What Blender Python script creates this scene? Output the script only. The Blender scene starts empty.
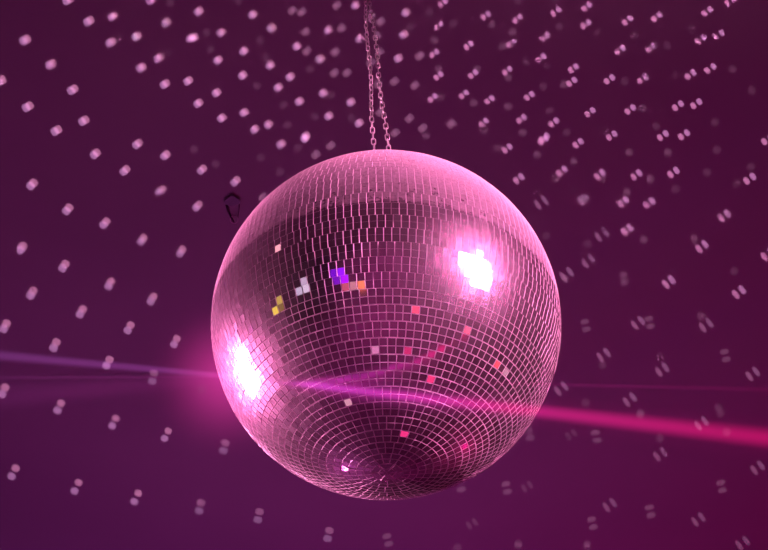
import bpy, bmesh, math, random
from mathutils import Vector, Matrix
random.seed(7)
rnd = random.Random(7)
SC = bpy.context.scene
C = SC.collection

# ------------------------------------------------------------------ frame / camera
W, H, F = 768.0, 550.0, 1035.0
CEIL = 3.2
R = 0.25
BALL = Vector((0.0, 0.0, CEIL - 0.94))
ELEV = math.radians(40.0)
CAMP = BALL + 1.5 * Vector((0, -math.cos(ELEV), -math.sin(ELEV)))
ROLL = math.radians(0.4)
fw = (BALL - CAMP).normalized()
right = fw.cross(Vector((0, 0, 1))).normalized()
up = right.cross(fw).normalized()
# roll so that world up leans a little to the left in the frame
r2, u2 = (right * math.cos(ROLL) - up * math.sin(ROLL)), (up * math.cos(ROLL) + right * math.sin(ROLL))
L = Matrix((r2, u2, -fw)).transposed()          # columns: right, up, back
tgt = Vector(((386 - 384) / F, -(323.5 - 275) / F, -1)).normalized()
q = Vector((0, 0, -1)).rotation_difference(tgt).inverted()
ROTM = L @ q.to_matrix()
# the ball sits at pixel (386,323.5): camera axis turned upward from it
cam_d = bpy.data.cameras.new('camera')
cam_d.sensor_width = 36.0
cam_d.lens = 36.0 * F / W
cam_d.clip_start = 0.02
cam = bpy.data.objects.new('camera', cam_d)
C.objects.link(cam)
cam.matrix_world = Matrix.Translation(CAMP) @ ROTM.to_4x4()
SC.camera = cam

def ray(px, py):
    return (ROTM @ Vector(((px - W / 2) / F, -(py - H / 2) / F, -1.0)))

def on_ceiling(px, py, z=CEIL):
    d = ray(px, py)
    return CAMP + d * ((z - CAMP.z) / d.z)

def at_depth(px, py, dep):
    return CAMP + ray(px, py) * dep

def on_ball(px, py, rad=R):
    d = ray(px, py).normalized()
    oc = CAMP - BALL
    b = oc.dot(d)
    disc = b * b - oc.dot(oc) + rad * rad
    return CAMP + d * (-b - math.sqrt(max(disc, 0.0)))

def project(p):
    v = ROTM.transposed() @ (p - CAMP)
    return (W / 2 + F * v.x / -v.z, H / 2 - F * v.y / -v.z)

# ------------------------------------------------------------------ helpers
def mesh_obj(name, verts, faces, mat, parent=None, smooth=False):
    me = bpy.data.meshes.new(name)
    me.from_pydata([tuple(v) for v in verts], [], faces)
    me.update()
    if smooth:
        for p in me.polygons:
            p.use_smooth = True
    o = bpy.data.objects.new(name, me)
    if mat:
        me.materials.append(mat)
    C.objects.link(o)
    if parent:
        o.parent = parent
    return o

def bm_obj(name, bm, mat, parent=None, smooth=False):
    me = bpy.data.meshes.new(name)
    bm.to_mesh(me)
    bm.free()
    if smooth:
        for p in me.polygons:
            p.use_smooth = True
    o = bpy.data.objects.new(name, me)
    me.materials.append(mat)
    C.objects.link(o)
    if parent:
        o.parent = parent
    return o

def empty(name, loc):
    o = bpy.data.objects.new(name, None)
    o.empty_display_size = 0.05
    o.location = loc
    C.objects.link(o)
    return o

def tag(o, label=None, cat=None, group=None, kind=None):
    if label: o['label'] = label
    if cat: o['category'] = cat
    if group: o['group'] = group
    if kind: o['kind'] = kind
    return o

def tube(bm, pts, rad, seg=8, closed=False):
    n = len(pts)
    rings = []
    prev = None
    for i, p in enumerate(pts):
        a = pts[(i - 1) % n] if (closed or i > 0) else p
        b = pts[(i + 1) % n] if (closed or i < n - 1) else p
        t = (b - a).normalized()
        if prev is None:
            ref = Vector((0, 0, 1)) if abs(t.z) < 0.9 else Vector((1, 0, 0))
            nx = t.cross(ref).normalized()
        else:
            nx = (prev - t * prev.dot(t)).normalized()
        prev = nx
        ny = t.cross(nx)
        rr = rad[i] if isinstance(rad, (list, tuple)) else rad
        rings.append([bm.verts.new(p + (nx * math.cos(2 * math.pi * k / seg) + ny * math.sin(2 * math.pi * k / seg)) * rr) for k in range(seg)])
    m = n if closed else n - 1
    for i in range(m):
        A, B = rings[i], rings[(i + 1) % n]
        for k in range(seg):
            bm.faces.new((A[k], A[(k + 1) % seg], B[(k + 1) % seg], B[k]))
    if not closed:
        bm.faces.new(rings[0][::-1])
        bm.faces.new(rings[-1])

def lathe(bm, prof, seg=48, center=Vector((0, 0, 0))):
    rings = []
    for (r, z) in prof:
        if r < 1e-6:
            rings.append([bm.verts.new(center + Vector((0, 0, z)))])
        else:
            rings.append([bm.verts.new(center + Vector((r * math.cos(2 * math.pi * k / seg), r * math.sin(2 * math.pi * k / seg), z))) for k in range(seg)])
    for A, B in zip(rings, rings[1:]):
        for k in range(seg):
            k2 = (k + 1) % seg
            if len(A) == 1 and len(B) > 1:
                bm.faces.new((A[0], B[k2], B[k]))
            elif len(B) == 1 and len(A) > 1:
                bm.faces.new((A[k], A[k2], B[0]))
            elif len(A) > 1:
                bm.faces.new((A[k], A[k2], B[k2], B[k]))

class NT:
    def __init__(self, tree):
        self.t = tree
        tree.nodes.clear()
    def n(self, typ, **kw):
        nd = self.t.nodes.new(typ)
        for k, v in kw.items():
            if k.startswith('in_'):
                key = k[3:]
                key = int(key) if key.isdigit() else key.replace('_', ' ')
                nd.inputs[key].default_value = v
            else:
                setattr(nd, k, v)
        return nd
    def l(self, a, b):
        self.t.links.new(a, b)
    def math(self, op, a, b=None, clamp=False):
        nd = self.t.nodes.new('ShaderNodeMath')
        nd.operation = op
        nd.use_clamp = clamp
        for i, v in enumerate((a, b)):
            if v is None: continue
            if isinstance(v, (int, float)):
                nd.inputs[i].default_value = v
            else:
                self.t.links.new(v, nd.inputs[i])
        return nd.outputs[0]
    def smooth(self, x, lo, hi, to0=0.0, to1=1.0):
        nd = self.t.nodes.new('ShaderNodeMapRange')
        nd.interpolation_type = 'SMOOTHSTEP'
        self.t.links.new(x, nd.inputs[0])
        for i, v in enumerate((lo, hi, to0, to1)):
            nd.inputs[i + 1].default_value = v
        return nd.outputs[0]

def new_mat(name):
    m = bpy.data.materials.new(name)
    m.use_nodes = True
    return m, NT(m.node_tree)

def principled(name, col, rough=0.5, metal=0.0, noise=0.0, scale=20.0):
    m, t = new_mat(name)
    out = t.n('ShaderNodeOutputMaterial')
    b = t.n('ShaderNodeBsdfPrincipled')
    b.inputs['Roughness'].default_value = rough
    b.inputs['Metallic'].default_value = metal
    tc = t.n('ShaderNodeTexCoord')
    nz = t.n('ShaderNodeTexNoise')
    nz.inputs['Scale'].default_value = scale
    nz.inputs['Detail'].default_value = 5
    t.l(tc.outputs['Object'], nz.inputs['Vector'])
    mx = t.n('ShaderNodeMix', data_type='RGBA')
    mx.inputs[6].default_value = (*[c * (1 - noise) for c in col], 1)
    mx.inputs[7].default_value = (*[min(1, c * (1 + noise)) for c in col], 1)
    t.l(nz.outputs['Fac'], mx.inputs[0])
    t.l(mx.outputs[2], b.inputs['Base Color'])
    t.l(b.outputs[0], out.inputs['Surface'])
    return m

# ------------------------------------------------------------------ materials
M_ceil = principled('ceiling_paint', (0.26, 0.25, 0.26), 0.95, 0, 0.10, 2.2)
M_wall = principled('wall_paint', (0.20, 0.19, 0.20), 0.9, 0, 0.2, 1.5)
M_floor = principled('dance_floor', (0.16, 0.14, 0.15), 0.7, 0, 0.25, 2.5)
M_steel = principled('chain_steel', (0.86, 0.80, 0.82), 0.3, 0.55, 0.1, 60)
M_dark = principled('dark_metal', (0.05, 0.035, 0.05), 0.5, 0.1, 0.2, 60)
M_ring = principled('bright_ring', (0.6, 0.5, 0.58), 0.35, 0.3, 0.1, 60)
M_core = principled('tile_backing', (0.90, 0.78, 0.84), 0.55, 0.0, 0.12, 90)

def mirror_material():
    m, t = new_mat('mirror_tile')
    out = t.n('ShaderNodeOutputMaterial')
    tc = t.n('ShaderNodeTexCoord')
    at = t.n('ShaderNodeAttribute', attribute_name='tile_random')
    sepc = t.n('ShaderNodeSeparateColor')
    t.l(at.outputs['Color'], sepc.inputs[0])
    rv, gv, bv = sepc.outputs[0], sepc.outputs[1], sepc.outputs[2]
    sp = t.n('ShaderNodeSeparateXYZ')
    t.l(tc.outputs['Object'], sp.inputs[0])
    zn = t.math('DIVIDE', sp.outputs[2], R)
    # dust lies on the upper half
    nz = t.n('ShaderNodeTexNoise'); nz.inputs['Scale'].default_value = 22; nz.inputs['Detail'].default_value = 8
    t.l(tc.outputs['Object'], nz.inputs['Vector'])
    nf = t.n('ShaderNodeTexNoise'); nf.inputs['Scale'].default_value = 260; nf.inputs['Detail'].default_value = 3
    t.l(tc.outputs['Object'], nf.inputs['Vector'])
    zz = t.math('ADD', zn, t.math('MULTIPLY', t.math('SUBTRACT', nz.outputs['Fac'], 0.5), 0.05))
    d0 = t.smooth(zz, DUST_LO, DUST_LO + 0.035, 0.0, 1.0)
    tau = t.math('MULTIPLY', d0, t.smooth(zz, DUST_LO, 0.85, DUST_A, DUST_B))
    tau = t.math('MULTIPLY', tau, t.math('ADD', -0.15, t.math('MULTIPLY', nf.outputs['Fac'], 2.3)))
    tau = t.math('ADD', tau, t.math('ADD', 0.012, t.math('MULTIPLY', rv, 0.012)))
    lw = t.n('ShaderNodeLayerWeight'); lw.inputs['Blend'].default_value = 0.5
    cosv = t.math('ADD', t.math('SUBTRACT', 1.0, lw.outputs['Facing']), 0.06)
    dust = t.math('SUBTRACT', 1.0, t.math('EXPONENT', t.math('MULTIPLY', t.math('DIVIDE', tau, cosv), -1.0)), clamp=True)
    # mirror
    mc = t.n('ShaderNodeMix', data_type='RGBA')
    mc.inputs[6].default_value = (0.66, 0.46, 0.58, 1)
    mc.inputs[7].default_value = (0.88, 0.68, 0.80, 1)
    t.l(gv, mc.inputs[0])
    g1 = t.n('ShaderNodeBsdfAnisotropic'); g1.inputs['Roughness'].default_value = 0.05
    g2 = t.n('ShaderNodeBsdfAnisotropic'); g2.inputs['Roughness'].default_value = HALO_ROUGH
    t.l(mc.outputs[2], g1.inputs['Color']); t.l(mc.outputs[2], g2.inputs['Color'])
    mg = t.n('ShaderNodeMixShader')
    t.l(t.math('ADD', 0.13, t.math('MULTIPLY', bv, 0.08)), mg.inputs[0])
    t.l(g1.outputs[0], mg.inputs[1]); t.l(g2.outputs[0], mg.inputs[2])
    dc = t.n('ShaderNodeMix', data_type='RGBA')
    dc.inputs[6].default_value = (0.70, 0.50, 0.58, 1)
    dc.inputs[7].default_value = (0.88, 0.68, 0.76, 1)
    t.l(nf.outputs['Fac'], dc.inputs[0])
    df = t.n('ShaderNodeBsdfDiffuse')
    t.l(dc.outputs[2], df.inputs['Color'])
    ms = t.n('ShaderNodeMixShader')
    t.l(dust, ms.inputs[0]); t.l(mg.outputs[0], ms.inputs[1]); t.l(df.outputs[0], ms.inputs[2])
    t.l(ms.outputs[0], out.inputs['Surface'])
    return m
DUST_LO = -0.045
HALO_ROUGH = 0.40
DUST_A, DUST_B = 0.085, 0.55
M_mirror = mirror_material()

# ------------------------------------------------------------------ the room
def quad(name, pts, mat):
    o = mesh_obj(name, pts, [(0, 1, 2, 3)], mat)
    return tag(o, kind='structure')
X0, X1, Y0, Y1 = -5.0, 5.0, -5.0, 8.0
quad('floor', [(X0, Y0, 0), (X1, Y0, 0), (X1, Y1, 0), (X0, Y1, 0)], M_floor)
quad('ceiling', [(X0, Y0, CEIL), (X0, Y1, CEIL), (X1, Y1, CEIL), (X1, Y0, CEIL)], M_ceil)
quad('wall_left', [(X0, Y0, 0), (X0, Y1, 0), (X0, Y1, CEIL), (X0, Y0, CEIL)], M_wall)
quad('wall_right', [(X1, Y1, 0), (X1, Y0, 0), (X1, Y0, CEIL), (X1, Y1, CEIL)], M_wall)
quad('wall_back', [(X0, Y1, 0), (X1, Y1, 0), (X1, Y1, CEIL), (X0, Y1, CEIL)], M_wall)
quad('wall_front', [(X1, Y0, 0), (X0, Y0, 0), (X0, Y0, CEIL), (X1, Y0, CEIL)], M_wall)

# ------------------------------------------------------------------ the mirror ball
ball = empty('mirror_ball', BALL)
tag(ball, 'large silver mirror ball of square tiles, dusty on top, hanging from two chains', 'disco ball')
bm = bmesh.new()
bmesh.ops.create_uvsphere(bm, u_segments=128, v_segments=80, radius=R - 0.0013)
bm_obj('ball_core', bm, M_core, ball, smooth=True)

N_EQ, N_ROW = 156, 78
TH = 0.0014
tiles = []            # (center dir, normal, world centre)
verts, faces, rands, mats = [], [], [], []
for pair in range(N_ROW // 2):
    latm = -math.pi / 2 + (pair * 2 + 1) * math.pi / N_ROW
    n = max(3, round(N_EQ * math.cos(latm)))
    phase = rnd.random() * 2 * math.pi
    strips = {}
    for half in (0, 1):
        row = pair * 2 + half
        la0 = -math.pi / 2 + row * math.pi / N_ROW
        la1 = la0 + math.pi / N_ROW
        g = math.pi / N_ROW
        wide = 0.045 if latm < -0.55 else 0.006
        glo = wide if half == 0 else wide * 0.5
        ghi = wide if half == 1 else wide * 0.5
        a0, a1 = la0 + g * glo, la1 - g * ghi
        for i in range(n):
            key = i // 4
            if key not in strips:
                strips[key] = (rnd.gauss(0, 0.007), rnd.gauss(0, 0.007))
            st = strips[key]
            big = 5 if rnd.random() < 0.035 else 1.0
            tx = st[0] + rnd.gauss(0, 0.006) * big
            ty = st[1] + rnd.gauss(0, 0.006) * big
            lac = (a0 + a1) / 2
            step = 2 * math.pi / n
            loc = phase + (i + 0.5) * step
            nrm = Vector((math.cos(lac) * math.cos(loc), math.cos(lac) * math.sin(loc), math.sin(lac)))
            east = Vector((-math.sin(loc), math.cos(loc), 0))
            north = nrm.cross(east)
            nn = (nrm + east * tx + north * ty).normalized()
            ee = (east - nn * east.dot(nn)).normalized()
            nu = nn.cross(ee)
            hh = R * (a1 - a0) / 2
            dw = 0.95
            wlo = R * math.cos(a0) * step / 2 * dw
            whi = R * math.cos(a1) * step / 2 * dw
            if row == 0: wlo = whi * 0.25
            if row == N_ROW - 1: whi = wlo * 0.25
            mid = min(wlo, whi) if n > 30 else None
            cen = nrm * R
            b = len(verts)
            outer = []
            ch = 0.00036
            chy = 0.00006 if latm > -0.55 else 0.0003
            for (sx, w, sy) in ((-1, wlo, -1), (1, wlo, -1), (1, whi, 1), (-1, whi, 1)):
                outer.append((sx * w, sy * hh))
            # mirror face (slightly inset: a ground edge), rim, foot
            for (x, y) in outer:
                sx = 1 - ch / max(abs(x), 1e-4) if abs(x) > ch * 2 else 0.8
                verts.append(cen + ee * x * sx + nu * y * (1 - chy / hh))
            for (x, y) in outer:
                verts.append(cen + ee * x + nu * y - nn * 0.00032)
            for (x, y) in outer:
                verts.append(cen + ee * x + nu * y - nn * TH)
            col = (rnd.random(), rnd.random(), rnd.random(), 1)
            faces.append((b, b + 1, b + 2, b + 3)); rands.append(col); mats.append(0)
            for k in range(4):
                k2 = (k + 1) % 4
                faces.append((b + 4 + k, b + 4 + k2, b + k2, b + k)); rands.append(col); mats.append(1)
                faces.append((b + 8 + k, b + 8 + k2, b + 4 + k2, b + 4 + k)); rands.append(col); mats.append(1)
            tiles.append((BALL + cen, nn))
to = mesh_obj('mirror_tiles', verts, faces, M_mirror, ball)
M_edge = principled('tile_edge', (0.86, 0.72, 0.79), 0.35, 0.0, 0.1, 90)
to.data.materials.append(M_edge)
to.data.polygons.foreach_set('material_index', mats)
ca = to.data.attributes.new('tile_random', 'FLOAT_COLOR', 'FACE')
flat = []
for c in rands: flat.extend(c)
ca.data.foreach_set('color', flat)
# cap and eyelets on top, where the chains hook in
bm = bmesh.new()
lathe(bm, [(0.0, 0.012), (0.020, 0.012), (0.026, 0.009), (0.030, 0.002), (0.030, -0.006)], 40, Vector((0, 0, R)))
bm_obj('top_cap', bm, M_steel, ball, smooth=True)
EYE = 0.0130
for s in (-1, 1):
    bm = bmesh.new()
    tube(bm, [Vector((s * EYE + 0.008 * math.cos(a), 0, R + 0.018 + 0.008 * math.sin(a))) for a in [2 * math.pi * k / 20 for k in range(20)]], 0.0018, 8, True)
    bm_obj('eyelet', bm, M_steel, ball, smooth=True)

# ------------------------------------------------------------------ the two chains
hook_pt = on_ceiling(366.5, -26)
hook_pt = Vector((hook_pt.x, 0.0, CEIL))
hk = empty('ceiling_hook', hook_pt)
tag(hk, 'steel hook screwed to the ceiling holding the chains of the mirror ball', 'hook')
bm = bmesh.new()
lathe(bm, [(0.0, 0.0), (0.028, 0.0), (0.028, -0.004), (0.012, -0.009), (0.0, -0.009)], 32)
bm_obj('plate', bm, M_steel, hk, smooth=False)
bm = bmesh.new()
pts = [Vector((0, 0, -0.006)), Vector((0, 0, -0.018))]
for k in range(0, 15):
    a = math.pi / 2 - 2 * math.pi * k / 16
    pts.append(Vector((0.011 * math.cos(a), 0, -0.030 + 0.011 * math.sin(a))))
tube(bm, pts, 0.0026, 8)
bm_obj('hook_ring', bm, M_steel, hk, smooth=True)

PITCH = 0.0150
WIRE = 0.00105
def link_mesh():
    bm = bmesh.new()
    hl = PITCH / 2 + WIRE - WIRE          # half length measured to the wire centre
    hl = PITCH / 2 + WIRE * 0.9
    hw = 0.0035
    pts = []
    for k in range(9):
        a = math.pi * k / 8
        pts.append(Vector((hw * math.cos(a), 0, hl - hw + hw * math.sin(a))))
    for k in range(9):
        a = math.pi + math.pi * k / 8
        pts.append(Vector((hw * math.cos(a), 0, -(hl - hw) + hw * math.sin(a))))
    tube(bm, pts, WIRE, 7, True)
    me = bpy.data.meshes.new('link')
    bm.to_mesh(me); bm.free()
    for p in me.polygons: p.use_smooth = True
    me.materials.append(M_steel)
    return me
LM = link_mesh()
def chain(p0, p1, label, tw0):
    t = empty('hanging_chain', p0)
    tag(t, label, 'chain', 'chains the mirror ball hangs from')
    d = p1 - p0
    n = round(d.length / PITCH)
    pit = d.length / n
    z = d.normalized()
    ref = Vector((0, 1, 0))
    for i in range(n):
        o = bpy.data.objects.new('link', LM)
        C.objects.link(o)
        o.parent = t
        tw = tw0 + (math.pi / 2) * (i % 2) + 0.25 * math.sin(i * 0.45 + tw0 * 3) + i * 0.02
        x = ref.cross(z).normalized()
        y = z.cross(x)
        x2 = x * math.cos(tw) + y * math.sin(tw)
        y2 = z.cross(x2)
        m = Matrix((x2, y2, z)).transposed().to_4x4()
        sway = x * 0.0016 * math.sin(i * 0.33 + tw0 * 5)
        o.matrix_basis = Matrix.Translation(z * pit * (i + 0.5) + sway) @ m
    return t
ht = hook_pt + Vector((0, 0, -0.041))
chain(BALL + Vector((-EYE, 0, R + 0.028)), ht + Vector((-0.004, 0, 0)), 'left of the two thin steel link chains holding up the mirror ball', 0.2)
chain(BALL + Vector((EYE, 0, R + 0.028)), ht + Vector((0.004, 0.001, 0)), 'right of the two thin steel link chains holding up the mirror ball', 1.0)

# ------------------------------------------------------------------ small dark hanger on the ceiling, left of the ball
fx = on_ceiling(232, 200)
hg = empty('hanger_bracket', fx)
tag(hg, 'small dark tapering bracket with pale ring, flat on the ceiling left of the ball', 'bracket')
def cpt(px, py, dz=0.006):
    return on_ceiling(px, py, CEIL - dz) - fx
bm = bmesh.new()   # shallow ridged plate
plate = [(224.5, 201), (232, 195), (240, 200.5), (239.5, 204), (231.5, 206), (225.5, 205)]
lo = [bm.verts.new(cpt(x, y, 0.007)) for x, y in plate]
hi = [bm.verts.new(cpt(x, y, 0.0005)) for x, y in plate]
bm.faces.new(lo); bm.faces.new(hi[::-1])
for k in range(6):
    bm.faces.new((lo[k], lo[(k + 1) % 6], hi[(k + 1) % 6], hi[k]))
bmesh.ops.recalc_face_normals(bm, faces=bm.faces)
bm_obj('cap', bm, M_dark, hg)
for pts_, rr_ in (([(226, 203), (228.5, 212), (233.5, 222)], [0.0026, 0.0028, 0.0020]), ([(239.2, 203), (239, 210), (238, 217)], [0.0011, 0.0010, 0.0009])):
    bm = bmesh.new()
    tube(bm, [cpt(x, y, 0.004) for x, y in pts_], rr_, 8)
    bm_obj('arm', bm, M_dark, hg, smooth=True)
bm = bmesh.new()
tube(bm, [cpt(234.3 + 3.9 * math.cos(a), 219.5 + 4.0 * math.sin(a), 0.005) for a in [2 * math.pi * k / 24 for k in range(24)]], 0.0010, 8, True)
o = bm_obj('ring', bm, M_ring, hg, smooth=True)
o['label'] = 'pale metal ring'

# ------------------------------------------------------------------ stand-in lamps added for the light spots of the tiles
def spot_group():
    g = bpy.data.node_groups.new('reflection_standin', 'ShaderNodeTree')
    for nme in ('a', 'b', 'c', 'd', 'sep', 'ht', 'hs'):
        g.interface.new_socket(nme, in_out='INPUT', socket_type='NodeSocketFloat')
    g.interface.new_socket('c1', in_out='INPUT', socket_type='NodeSocketColor')
    g.interface.new_socket('c2', in_out='INPUT', socket_type='NodeSocketColor')
    g.interface.new_socket('Color', in_out='OUTPUT', socket_type='NodeSocketColor')
    t = NT(g)
    gi = t.n('NodeGroupInput'); go = t.n('NodeGroupOutput')
    tc = t.n('ShaderNodeTexCoord')
    sp = t.n('ShaderNodeSeparateXYZ')
    t.l(tc.outputs['Normal'], sp.inputs[0])
    az = t.math('ABSOLUTE', sp.outputs[2])
    X = t.math('DIVIDE', sp.outputs[0], az)
    Y = t.math('DIVIDE', sp.outputs[1], az)
    I = gi.outputs
    tt = t.math('ADD', t.math('MULTIPLY', X, I['a']), t.math('MULTIPLY', Y, I['b']))
    ss = t.math('ADD', t.math('MULTIPLY', X, I['c']), t.math('MULTIPLY', Y, I['d']))
    s4 = t.math('POWER', t.math('ABSOLUTE', t.math('DIVIDE', ss, I['hs'])), 2.6)
    outs = []
    for op in ('ADD', 'SUBTRACT'):
        u = t.math(op, tt, I['sep'])
        u4 = t.math('POWER', t.math('ABSOLUTE', t.math('DIVIDE', u, I['ht'])), 2.6)
        outs.append(t.smooth(t.math('ADD', u4, s4), 0.25, 1.7, 1.0, 0.0))
    cols = []
    for v, cn in zip(outs, ('c1', 'c2')):
        vm = t.n('ShaderNodeVectorMath', operation='SCALE')
        t.l(I[cn], vm.inputs[0]); t.l(v, vm.inputs['Scale'])
        cols.append(vm.outputs[0])
    ad = t.n('ShaderNodeVectorMath', operation='ADD')
    t.l(cols[0], ad.inputs[0]); t.l(cols[1], ad.inputs[1])
    t.l(ad.outputs[0], go.inputs['Color'])
    return g
SG = spot_group()

def throw(px, py, sep, ht, hs, power, c1, c2):
    Wp = on_ceiling(px, py)
    d = (Wp - BALL).normalized()
    P = BALL + d * (R + 0.012)
    z = -d
    x = Vector((1, 0, 0)); x = (x - z * x.dot(z)).normalized()
    y = z.cross(x)
    rm = Matrix((x, y, z)).transposed()
    def loc(qx, qy):
        v = rm.transposed() @ (on_ceiling(qx, qy) - P)
        return Vector((v.x / abs(v.z), v.y / abs(v.z)))
    e = 2.0
    jx = (loc(px + e, py) - loc(px - e, py)) / (2 * e)
    jy = (loc(px, py + e) - loc(px, py - e)) / (2 * e)
    det = jx.x * jy.y - jy.x * jx.y
    # inverse: light-local -> pixels
    ia, ib, ic, id_ = jy.y / det, -jy.x / det, -jx.y / det, jx.x / det
    sl = math.hypot(*sep)
    ux, uy = sep[0] / sl, sep[1] / sl
    a, b = ux * ia + uy * ic, ux * ib + uy * id_
    c, dd = -uy * ia + ux * ic, -uy * ib + ux * id_
    ext = (sl / 2 + max(ht, hs)) * 1.5
    half = ext * max(jx.length, jy.length)
    ld = bpy.data.lights.new('reflection_standin', 'SPOT')
    ld.spot_size = max(math.radians(1.05), 2 * math.atan(half))
    ld.spot_blend = 0.02
    ld.shadow_soft_size = 0.0
    rr = (Wp - P).length
    ld.energy = power * 39.5 * rr * rr / max(0.05, d.z)
    ld.use_nodes = True
    t = NT(ld.node_tree)
    out = t.n('ShaderNodeOutputLight'); em = t.n('ShaderNodeEmission')
    gn = t.n('ShaderNodeGroup'); gn.node_tree = SG
    for k, v in zip(('a', 'b', 'c', 'd', 'sep', 'ht', 'hs'), (a, b, c, dd, sl / 2, ht, hs)):
        gn.inputs[k].default_value = v
    gn.inputs['c1'].default_value = (*c1, 1)
    gn.inputs['c2'].default_value = (*c2, 1)
    t.l(gn.outputs[0], em.inputs[0])
    t.l(em.outputs[0], out.inputs[0])
    o = bpy.data.objects.new('reflection_standin', ld)
    C.objects.link(o)
    o.matrix_world = Matrix.Translation(P) @ rm.to_4x4()

K = 192 / 765.0
SPOTS = []
def crop(x0, y0, kind, pts):
    for p in pts:
        SPOTS.append((x0 + p[0] * K, y0 + p[1] * K, p[2] if len(p) > 2 else kind))
# bright diamonds 'A', bright double spots 'B', middling ones 'm', faint round 'f', faint slashes 'd' / 'v'
crop(0, 0, 'A', [(271,0),(602,0),(354,84),(449,65),(100,159),(442,169),(545,145),(662,90),(760,151),(632,231),(203,256),(563,269),(657,335),(750,322),(2,322),(290,357),(111,425),(334,481),(225,520),(678,10,'f'),(470,150,'f'),(665,215,'f')])
crop(192, 0, 'A', [(27,45),(242,58),(317,112),(117,129),(8,150),(207,203),(418,184),(104,239),(510,235),(312,260),(202,300),(391,306),(344,348),(98,369),(523,371),(25,411),(428,404),(208,448),(119,470),(545,462),(305,496),(250,515),(453,542),(633,407),(666,490),
    (651,21),(543,119),(669,153),(617,290,'m'),(400,42,'m'),(437,48,'m'),(577,21,'m'),(453,127,'m'),(595,112,'m'),(458,203,'m'),(571,207,'m'),(567,290,'m'),(711,250,'m'),(736,145,'m'),(746,208,'m'),(741,335,'m'),(750,447,'m'),(752,85,'m'),(714,66,'m'),
    (184,5,'f'),(270,160,'f'),(298,230,'f'),(469,275,'f'),(552,380,'f'),(490,465,'f'),(635,470,'f'),(258,342,'f'),(363,418,'f'),(380,498,'f'),(58,130,'f'),(75,195,'f')])
crop(384, 0, 'B', [(55,10,'m'),(87,50,'A'),(78,138,'A'),(57,232,'A'),(41,324,'m'),(123,340,'m'),(142,224,'m'),(101,472,'m'),(44,529,'m'),(105,106,'f'),(181,50,'f'),(275,94,'f'),(202,160,'g'),
    (234,12),(217,102),(405,62),(532,75),(338,180),(508,171),(685,46),(641,148),(626,231),(200,213),(217,302),(355,295),(491,281),(754,272),(748,326),(194,390),(318,376),(420,398),(579,382),(548,474),(676,488),(397,488),(154,510,'m'),(269,493,'m'),(638,548),
    (533,6,'f'),(427,97,'g'),(512,128,'g'),(472,184,'g'),(565,245,'f'),(650,258,'f'),(700,105,'f'),(217,275,'g'),(370,275,'g'),(495,308,'g'),(634,345,'f'),(717,336,'g'),(224,386,'g'),(357,410,'g'),(494,424,'g'),(660,443,'f'),(398,518,'g'),(553,528,'g'),(728,527,'f'),(168,540,'g'),(683,8,'f')])
crop(576, 0, 'B', [(42,26),(40,97),(205,80),(321,67),(523,45),(615,5),(498,157),(568,139),(176,199),(300,189),(133,316),(265,313),(456,296),(535,273),(56,447),(216,436),(406,421),(479,413),(142,540),(346,540),(430,537),(763,556),
    (85,125,'f'),(232,140,'f'),(363,182,'f'),(460,115,'f'),(193,325,'f'),(402,295,'f'),(623,275,'f'),(264,432,'g'),(115,518,'f'),(320,503,'f'),(553,487,'f'),(700,360,'f')])
crop(0, 138, 'A', [(380,63),(548,24),(659,69),(498,129),(128,185),(641,210),(270,284),(418,339),(567,405),(722,452),(86,438),(255,510)])
crop(144, 138, 'A', [(231,126),(365,172),(547,24),(642,2),(745,30,'m'),(684,66,'m'),(213,271),(475,235,'m'),(200,45,'f'),(465,78,'f'),(542,135,'f'),(613,38,'f'),(285,105,'f')])
crop(480, 138, 'B', [(252,10),(108,41),(391,21),(326,132),(477,145),(154,162),(244,257,'n'),(411,247),(485,385,'n'),(432,490,'n'),(345,543,'n'),(72,40,'g'),(227,66,'g'),(374,92,'g'),(300,160,'g'),(224,218,'f'),(381,218,'f'),(430,420,'f'),(262,390,'f'),(487,168,'f')])
crop(576, 138, 'B', [(240,147),(388,137),(692,162),(187,254),(292,259),(590,310),(204,365),(502,433),(763,464),(212,57,'g'),(366,57,'g'),(561,48,'f'),(522,137,'f'),(296,164,'g'),(640,180,'f'),(697,115,'f'),(397,203,'f'),(203,215,'g'),(270,405,'g'),(470,402,'g'),(630,530,'f'),(380,540,'f')])
crop(0, 276, 'A', [(127,68),(438,31),(606,91),(324,142),(20,200),(515,206),(699,261),(219,275),(430,345),(610,403,'n'),(14,457),(236,521)])
crop(0, 412, 'A', [(454,40),(663,90),(54,240),(305,298),(543,340)])
crop(144, 412, 'n', [(320,138),(223,377),(457,413),(735,488),(230,-88,'f')])
crop(384, 412, 'd', [(304,293,'v'),(489,302,'v'),(570,297),(350,445),(292,540,'f'),(535,528,'g'),(15,510,'v'),(578,88,'v'),(745,90)])
crop(576, 412, 'n', [(80,97,'v'),(333,105,'f'),(336,168),(723,222),(580,297,'v'),(134,370),(295,396,'v'),(65,443,'v'),(487,428),(664,522),(45,530,'g'),(500,45),(575,5,'f'),(600,80,'f'),(258,8,'f')])
crop(576, 276, 'B', [(369,24),(649,64),(247,187,'n'),(518,196,'n'),(110,315,'n'),(343,373,'n'),(704,390,'n'),(214,492,'n'),(190,10,'v'),(38,197,'v'),(293,185,'v'),(500,160,'g'),(335,325,'f'),(595,317,'v'),(105,355,'f'),(38,505,'f'),(567,525,'f'),(255,548,'f')])
crop(480, 276, 'n', [(340,10,'g'),(323,448,'n')])

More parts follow.
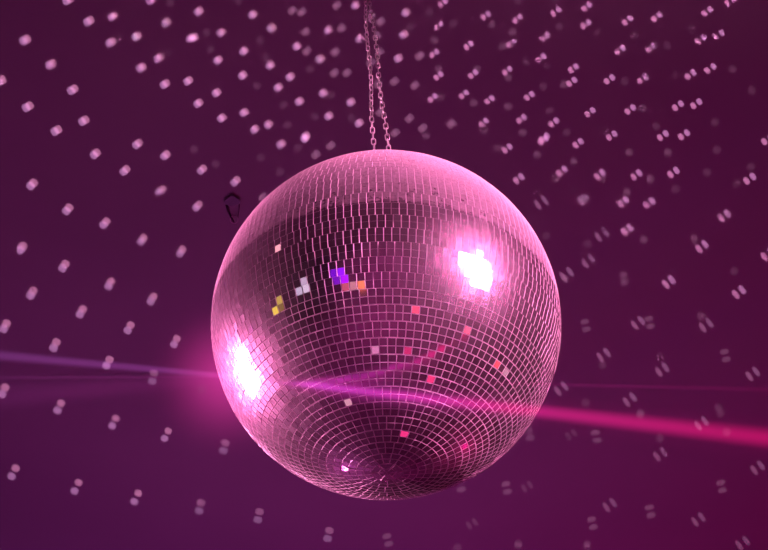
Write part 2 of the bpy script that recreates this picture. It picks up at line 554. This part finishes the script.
def lerp(a, b, f):
    f = max(0.0, min(1.0, f))
    return a + (b - a) * f
DOT = 2.5
for (px, py, k) in SPOTS:
    leftish = px < 384
    big = 1.0 + 0.18 * max(0, (200 - px) / 200) if leftish else 1.0
    if k == 'A':
        if py < 140:
            sep = (lerp(3.4, 2.2, (px - 80) / 160), -lerp(2.0, 1.7, (px - 80) / 160))
        else:
            sep = (lerp(2.9, 4.2, (py - 330) / 170), -lerp(2.2, 8.4, (py - 140) / 350))
        far = lerp(0, 1, (py - 330) / 120)
        throw(px, py, sep, (3.3 - 0.2 * far) * big, (3.7 - 0.2 * far) * big, 1.15 * DOT * lerp(0.50, 0.40, (py - 200) / 250) * lerp(1.0, 0.8, (px - 200) / 200),
              (0.85, 0.36, 0.78), (0.95, 0.33, 0.62))
    elif k == 'm':
        throw(px, py, (3.0, -2.6), 2.8, 3.6, DOT * 0.24, (0.9, 0.34, 0.62), (0.8, 0.32, 0.62))
    elif k == 'B':
        f = (px - 400) / 350
        sep = (lerp(4.2, 6.4, f), -lerp(3.4, 4.2, f) - lerp(0, 1.2, (py - 150) / 250))
        throw(px, py, sep, lerp(2.4, 2.6, f), lerp(3.0, 3.4, f) + lerp(0, 1.5, (py - 120) / 150), 1.3 * DOT * lerp(0.56, 0.38, (py - 100) / 250), (0.98, 0.32, 0.68), (0.85, 0.32, 0.72))
    elif k == 'n':
        if leftish:
            throw(px, py, (1.8, -8.0), 3.4, 4.2, DOT * 0.26, (0.75, 0.36, 0.75), (0.85, 0.30, 0.6))
        else:
            throw(px, py, (6.8, -4.8), 2.3, 5.3, 1.1 * DOT * lerp(0.25, 0.16, (py - 350) / 150), (0.9, 0.32, 0.66), (0.8, 0.32, 0.68))
    elif k == 'g':
        throw(px, py, (0.5, -2.0), 3.3, 3.9, DOT * 0.065, (0.9, 0.36, 0.66), (0.9, 0.36, 0.66))
    elif k == 'f':
        throw(px, py, (1.0, -2.2), 3.4, 4.0, DOT * 0.034, (0.9, 0.36, 0.66), (0.9, 0.36, 0.66))
    elif k == 'd':
        throw(px, py, (6.0, -3.6), 2.2, 4.2, DOT * 0.07, (0.9, 0.36, 0.66), (0.9, 0.36, 0.66))
    elif k == 'v':
        throw(px, py, (1.8, 7.6), 2.8, 4.4, DOT * 0.13, (0.9, 0.36, 0.66), (0.85, 0.36, 0.66))

# more stand-in lamps added to carry the spots over the ceiling around
for gy in range(-100, 660, 56):
    for gx in range(-190, 960, 60):
        px, py = gx + rnd.uniform(-14, 14), gy + rnd.uniform(-12, 12)
        behind = math.hypot(px - 386, py - 323) < 158       # ceiling that the ball hides from here
        if -12 < px < W + 12 and -12 < py < H + 12 and not behind: continue
        p = on_ceiling(px, py)
        if not (X0 + 0.2 < p.x < X1 - 0.2 and Y0 + 0.2 < p.y < Y1 - 0.5): continue
        if (p - BALL).length < 0.97: continue
        if px < 300: throw(px, py, (3.2, -3.4), 3.3, 3.8, DOT * 0.45, (0.85, 0.36, 0.78), (0.95, 0.33, 0.62))
        else: throw(px, py, (5.2, -4.2), 2.5, 3.9, DOT * 0.42, (0.98, 0.32, 0.68), (0.85, 0.32, 0.72))

# ------------------------------------------------------------------ key lamps, and washes and fills added
def aim(o, target):
    d = (target - o.location).normalized()
    o.rotation_euler = d.to_track_quat('-Z', 'Y').to_euler()

def area(name, loc, target, rad, power, col, spread=180.0):
    ld = bpy.data.lights.new(name, 'AREA')
    ld.shape = 'DISK'
    ld.size = rad * 2
    ld.energy = power
    ld.color = col
    ld.spread = math.radians(spread)
    o = bpy.data.objects.new(name, ld)
    o.location = loc
    C.objects.link(o)
    aim(o, target)
    return o

def spot(name, loc, target, deg, power, col, blend=1.0, soft=0.02):
    ld = bpy.data.lights.new(name, 'SPOT')
    ld.spot_size = math.radians(deg)
    ld.spot_blend = blend
    ld.energy = power
    ld.color = col
    ld.shadow_soft_size = soft
    o = bpy.data.objects.new(name, ld)
    o.location = loc
    C.objects.link(o)
    aim(o, target)
    return o

def mirror_dir(px, py):
    p = on_ball(px, py)
    n = (p - BALL).normalized()
    v = (p - CAMP).normalized()
    return p, (v - 2 * v.dot(n) * n).normalized()

KEY = (1.0, 0.26, 0.58)
p1, d1 = mirror_dir(479, 264)
spot('key_spotlight', p1 + d1 * 2.1, BALL, 20, 1250, (1.0, 0.29, 0.61), 0.15, 0.47)
p2, d2 = mirror_dir(243, 374)
spot('key_spotlight', p2 + d2 * 2.3, BALL, 20, 2100, (1.0, 0.29, 0.61), 0.15, 0.56)

# unseen washes added to colour the ceiling
spot('purple_wash', Vector((-0.9, 2.9, 0.25)), Vector((-0.7, 2.0, CEIL)), 100, 52, (0.64, 0.095, 0.70), 1.0, 0.03)
spot('magenta_wash', Vector((-0.1, 4.4, 0.25)), Vector((-0.1, 3.4, CEIL)), 104, 68, (0.85, 0.07, 0.75), 1.0, 0.03)
spot('pink_wash', Vector((-1.0, 3.0, 0.25)), Vector((0.1, 0.5, CEIL)), 66, 48, (1.0, 0.16, 0.75), 1.0, 0.02)
spot('crimson_wash', Vector((2.1, 2.8, 0.25)), Vector((1.5, 1.8, CEIL)), 130, 66, (1.0, 0.0, 0.27), 1.0, 0.03)
spot('chain_fill', Vector((2.4, 0.7, 2.55)), Vector((0, 0, 2.80)), 13, 130, (1.0, 0.5, 0.68), 0.3, 0.03)  # unseen fills added from both sides to brighten the chains
spot('chain_fill', Vector((-2.2, 0.6, 2.55)), Vector((0, 0, 2.80)), 13, 85, (1.0, 0.45, 0.65), 0.3, 0.03)
# unseen washes added so the tiles mirror a magenta room
spot('room_wash', Vector((0, -2.0, 3.1)), Vector((0, -4.4, 0.4)), 120, 330, (1.0, 0.05, 0.56))
spot('room_wash', Vector((0, -2.6, 3.0)), Vector((0, -2.6, 0)), 124, 120, (1.0, 0.04, 0.58), 0.6)
spot('room_wash', Vector((-2.6, 0.3, 3.0)), Vector((-2.8, 0.3, 0)), 116, 75, (1.0, 0.03, 0.62), 0.6)
spot('room_wash', Vector((2.6, 0.0, 3.0)), Vector((2.8, 0.0, 0)), 116, 60, (1.0, 0.05, 0.55), 0.6)
spot('room_wash', Vector((0, 3.6, 3.0)), Vector((0, 4.6, 0.0)), 120, 130, (1.0, 0.05, 0.56))
# ------------------------------------------------------------------ unseen colour disks added to tint single tiles by reflection
def near_tile(px, py):
    best = None
    for (c, n) in tiles:
        if (CAMP - c).dot(n) <= 0: continue
        x, y = project(c)
        dd = (x - px) ** 2 + (y - py) ** 2
        if best is None or dd < best[0]: best = (dd, c, n)
    return best[1], best[2]
def tile_tint(px, py, col, rad=0.07, lum=1.0):
    c, n = near_tile(px, py)
    v = (c - CAMP).normalized()
    r = (v - 2 * v.dot(n) * n).normalized()
    t = 2.2
    for ax, lo, hi in ((0, X0, X1), (1, Y0, Y1), (2, 0, CEIL)):
        if r[ax] > 1e-6: t = min(t, (hi - c[ax]) / r[ax] * 0.93)
        elif r[ax] < -1e-6: t = min(t, (lo - c[ax]) / r[ax] * 0.93)
    if (c + r * t - CAMP).length < 0.2: t *= 0.7
    rad = rad * t / 2.2
    area('tile_tint_light', c + r * t, c, rad, 0.10 * lum * math.pi * math.pi * rad * rad, col, 40)
TILE_TINTS = [(278, 309, (0.62, 0.58, 0.01), 0.09, 0.7), (284, 309, (0.5, 0.45, 0.02), 0.07, 0.25), (279, 303, (0.55, 0.5, 0.05), 0.07, 0.5),
         (343, 276, (0.24, 0.0, 0.95), 0.10, 1.1), (337, 272, (0.17, 0.0, 0.7), 0.08, 0.7), (344, 270, (0.2, 0.0, 0.8), 0.08, 0.9), (336, 279, (0.17, 0.0, 0.6), 0.08, 0.5),
         (306, 280, (0.55, 0.50, 0.62), 0.07, 0.7), (309, 289, (0.55, 0.50, 0.6), 0.08, 0.7), (302, 291, (0.5, 0.48, 0.6), 0.08, 0.6),
         (364, 284, (0.75, 0.22, 0.06), 0.07, 0.8), (355, 288, (0.6, 0.3, 0.3), 0.06, 0.5), (349, 284, (0.7, 0.15, 0.2), 0.06, 0.5),
         (412, 312, (0.9, 0.10, 0.16), 0.07, 0.8), (467, 330, (0.9, 0.12, 0.2), 0.07, 0.8), (498, 361, (0.95, 0.12, 0.12), 0.07, 0.9),
         (503, 373, (0.8, 0.6, 0.62), 0.06, 0.6), (429, 382, (0.9, 0.05, 0.2), 0.07, 0.7), (409, 353, (0.8, 0.04, 0.2), 0.07, 0.5),
         (374, 352, (0.7, 0.3, 0.5), 0.06, 0.5), (352, 403, (0.8, 0.5, 0.55), 0.06, 0.6), (275, 247, (0.95, 0.5, 0.5), 0.07, 0.8), (405, 436, (0.9, 0.05, 0.25), 0.06, 0.6)]
for a in TILE_TINTS: tile_tint(*a)

# ------------------------------------------------------------------ streaks of light painted as self-glowing shafts
def glow_mat(name, stops, strength, length, r0, r1):
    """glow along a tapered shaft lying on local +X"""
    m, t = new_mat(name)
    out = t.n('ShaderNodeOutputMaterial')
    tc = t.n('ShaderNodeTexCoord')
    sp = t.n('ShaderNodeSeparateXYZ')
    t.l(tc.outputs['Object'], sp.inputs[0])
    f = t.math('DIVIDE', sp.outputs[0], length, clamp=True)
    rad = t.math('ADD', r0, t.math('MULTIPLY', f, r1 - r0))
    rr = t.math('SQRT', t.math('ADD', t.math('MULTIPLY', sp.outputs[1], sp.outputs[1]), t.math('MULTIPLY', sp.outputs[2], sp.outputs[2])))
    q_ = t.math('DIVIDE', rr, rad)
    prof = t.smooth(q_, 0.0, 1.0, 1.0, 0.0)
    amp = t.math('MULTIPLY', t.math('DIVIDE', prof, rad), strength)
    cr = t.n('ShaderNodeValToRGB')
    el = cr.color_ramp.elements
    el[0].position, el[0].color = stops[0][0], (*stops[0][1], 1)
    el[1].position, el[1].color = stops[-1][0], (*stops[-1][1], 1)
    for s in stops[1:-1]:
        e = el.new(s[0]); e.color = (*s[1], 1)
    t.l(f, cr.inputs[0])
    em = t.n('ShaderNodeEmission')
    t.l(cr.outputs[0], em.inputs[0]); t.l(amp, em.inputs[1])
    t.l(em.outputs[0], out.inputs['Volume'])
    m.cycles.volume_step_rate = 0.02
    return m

def beam(p0, p1, r0, r1, stops, strength, label, name='light_streak'):
    k_ = 1.9                      # the shaft runs on well past the edge of the frame
    p1 = p0 + (p1 - p0) * k_
    r1 = r0 + (r1 - r0) * k_
    stops = [(a / k_, c) for a, c in stops]
    d = p1 - p0
    ln = d.length
    bm = bmesh.new()
    tube(bm, [Vector((ln * k / 8, 0, 0)) for k in range(9)], [r0 + (r1 - r0) * k / 8 for k in range(9)], 20)
    bmesh.ops.recalc_face_normals(bm, faces=bm.faces)
    o = bm_obj(name, bm, glow_mat(name + '_glow', stops, strength, ln, r0, r1), None, True)
    x = d.normalized()
    y = Vector((0, 0, 1)).cross(x).normalized()
    z = x.cross(y)
    o.matrix_world = Matrix.Translation(p0) @ Matrix((x, y, z)).transposed().to_4x4()
    return tag(o, label, 'light beam', 'painted light streaks')

def pxr(n, dep): return n * dep / F
src = on_ball(240, 377, R + 0.004)
def endp(px, py, dep): return at_depth(px, py, dep)
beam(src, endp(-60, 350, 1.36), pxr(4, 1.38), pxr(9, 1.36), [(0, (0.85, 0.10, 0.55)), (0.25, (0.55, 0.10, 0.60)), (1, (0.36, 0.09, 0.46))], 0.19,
     'purple painted light streak running from the ball to the left edge')
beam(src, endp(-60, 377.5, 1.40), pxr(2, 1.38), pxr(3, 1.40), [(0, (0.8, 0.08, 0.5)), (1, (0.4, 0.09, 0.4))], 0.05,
     'faint thin violet painted streak just under the purple streak left of the ball')
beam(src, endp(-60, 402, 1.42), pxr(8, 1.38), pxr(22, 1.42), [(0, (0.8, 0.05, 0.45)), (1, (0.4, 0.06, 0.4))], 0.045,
     'dim broad fan of purple painted glow below the streaks left of the ball')
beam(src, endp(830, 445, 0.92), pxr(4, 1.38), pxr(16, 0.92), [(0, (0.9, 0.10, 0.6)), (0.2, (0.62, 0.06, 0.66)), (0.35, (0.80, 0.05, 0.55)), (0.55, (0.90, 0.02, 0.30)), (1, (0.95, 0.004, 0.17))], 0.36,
     'bright magenta painted light streak crossing in front of the ball to the right edge')
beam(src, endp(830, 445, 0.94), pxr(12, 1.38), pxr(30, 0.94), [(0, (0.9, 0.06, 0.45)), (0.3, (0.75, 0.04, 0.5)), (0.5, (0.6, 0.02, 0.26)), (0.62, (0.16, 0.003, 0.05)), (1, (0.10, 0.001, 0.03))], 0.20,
     'soft magenta painted glow around the bright magenta streak in front of the ball')
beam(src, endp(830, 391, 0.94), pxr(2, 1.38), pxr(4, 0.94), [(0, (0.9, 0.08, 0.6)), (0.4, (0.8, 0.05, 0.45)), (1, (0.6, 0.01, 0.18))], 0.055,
     'faint thin crimson painted streak above the bright magenta streak right of the ball')

def glow(cen, rad, col, strength):  # self-glowing sphere that paints the lens bloom round the highlight
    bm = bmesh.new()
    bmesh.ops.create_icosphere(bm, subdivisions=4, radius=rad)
    m, t = new_mat('bloom_glow')
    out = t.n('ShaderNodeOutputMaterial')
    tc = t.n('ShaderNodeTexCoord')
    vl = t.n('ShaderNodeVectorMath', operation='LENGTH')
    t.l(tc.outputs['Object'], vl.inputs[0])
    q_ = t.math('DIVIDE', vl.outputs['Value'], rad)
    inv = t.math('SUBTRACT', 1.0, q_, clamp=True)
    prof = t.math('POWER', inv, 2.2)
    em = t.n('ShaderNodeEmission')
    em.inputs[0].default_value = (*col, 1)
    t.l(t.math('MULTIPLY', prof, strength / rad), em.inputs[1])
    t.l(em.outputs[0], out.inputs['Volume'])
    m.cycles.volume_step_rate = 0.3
    o = bm_obj('bloom_glow', bm, m, None, True)
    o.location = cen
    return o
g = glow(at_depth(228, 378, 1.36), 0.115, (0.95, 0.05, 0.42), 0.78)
tag(g, 'soft pink lens bloom painted around the lit left edge of the ball', 'haze', kind='stuff')

# ------------------------------------------------------------------ world and colour
wd = bpy.data.worlds.new('world')
wd.use_nodes = True
wd.node_tree.nodes['Background'].inputs[0].default_value = (0.01, 0.001, 0.008, 1)
SC.world = wd
SC.view_settings.view_transform = 'Standard'
SC.view_settings.look = 'None'
SC.cycles.use_denoising = True
SC.cycles.use_light_tree = True
SC.cycles.max_bounces = 6
SC.cycles.sample_clamp_indirect = 4.0
SC.cycles.caustics_reflective = False
SC.cycles.caustics_refractive = False
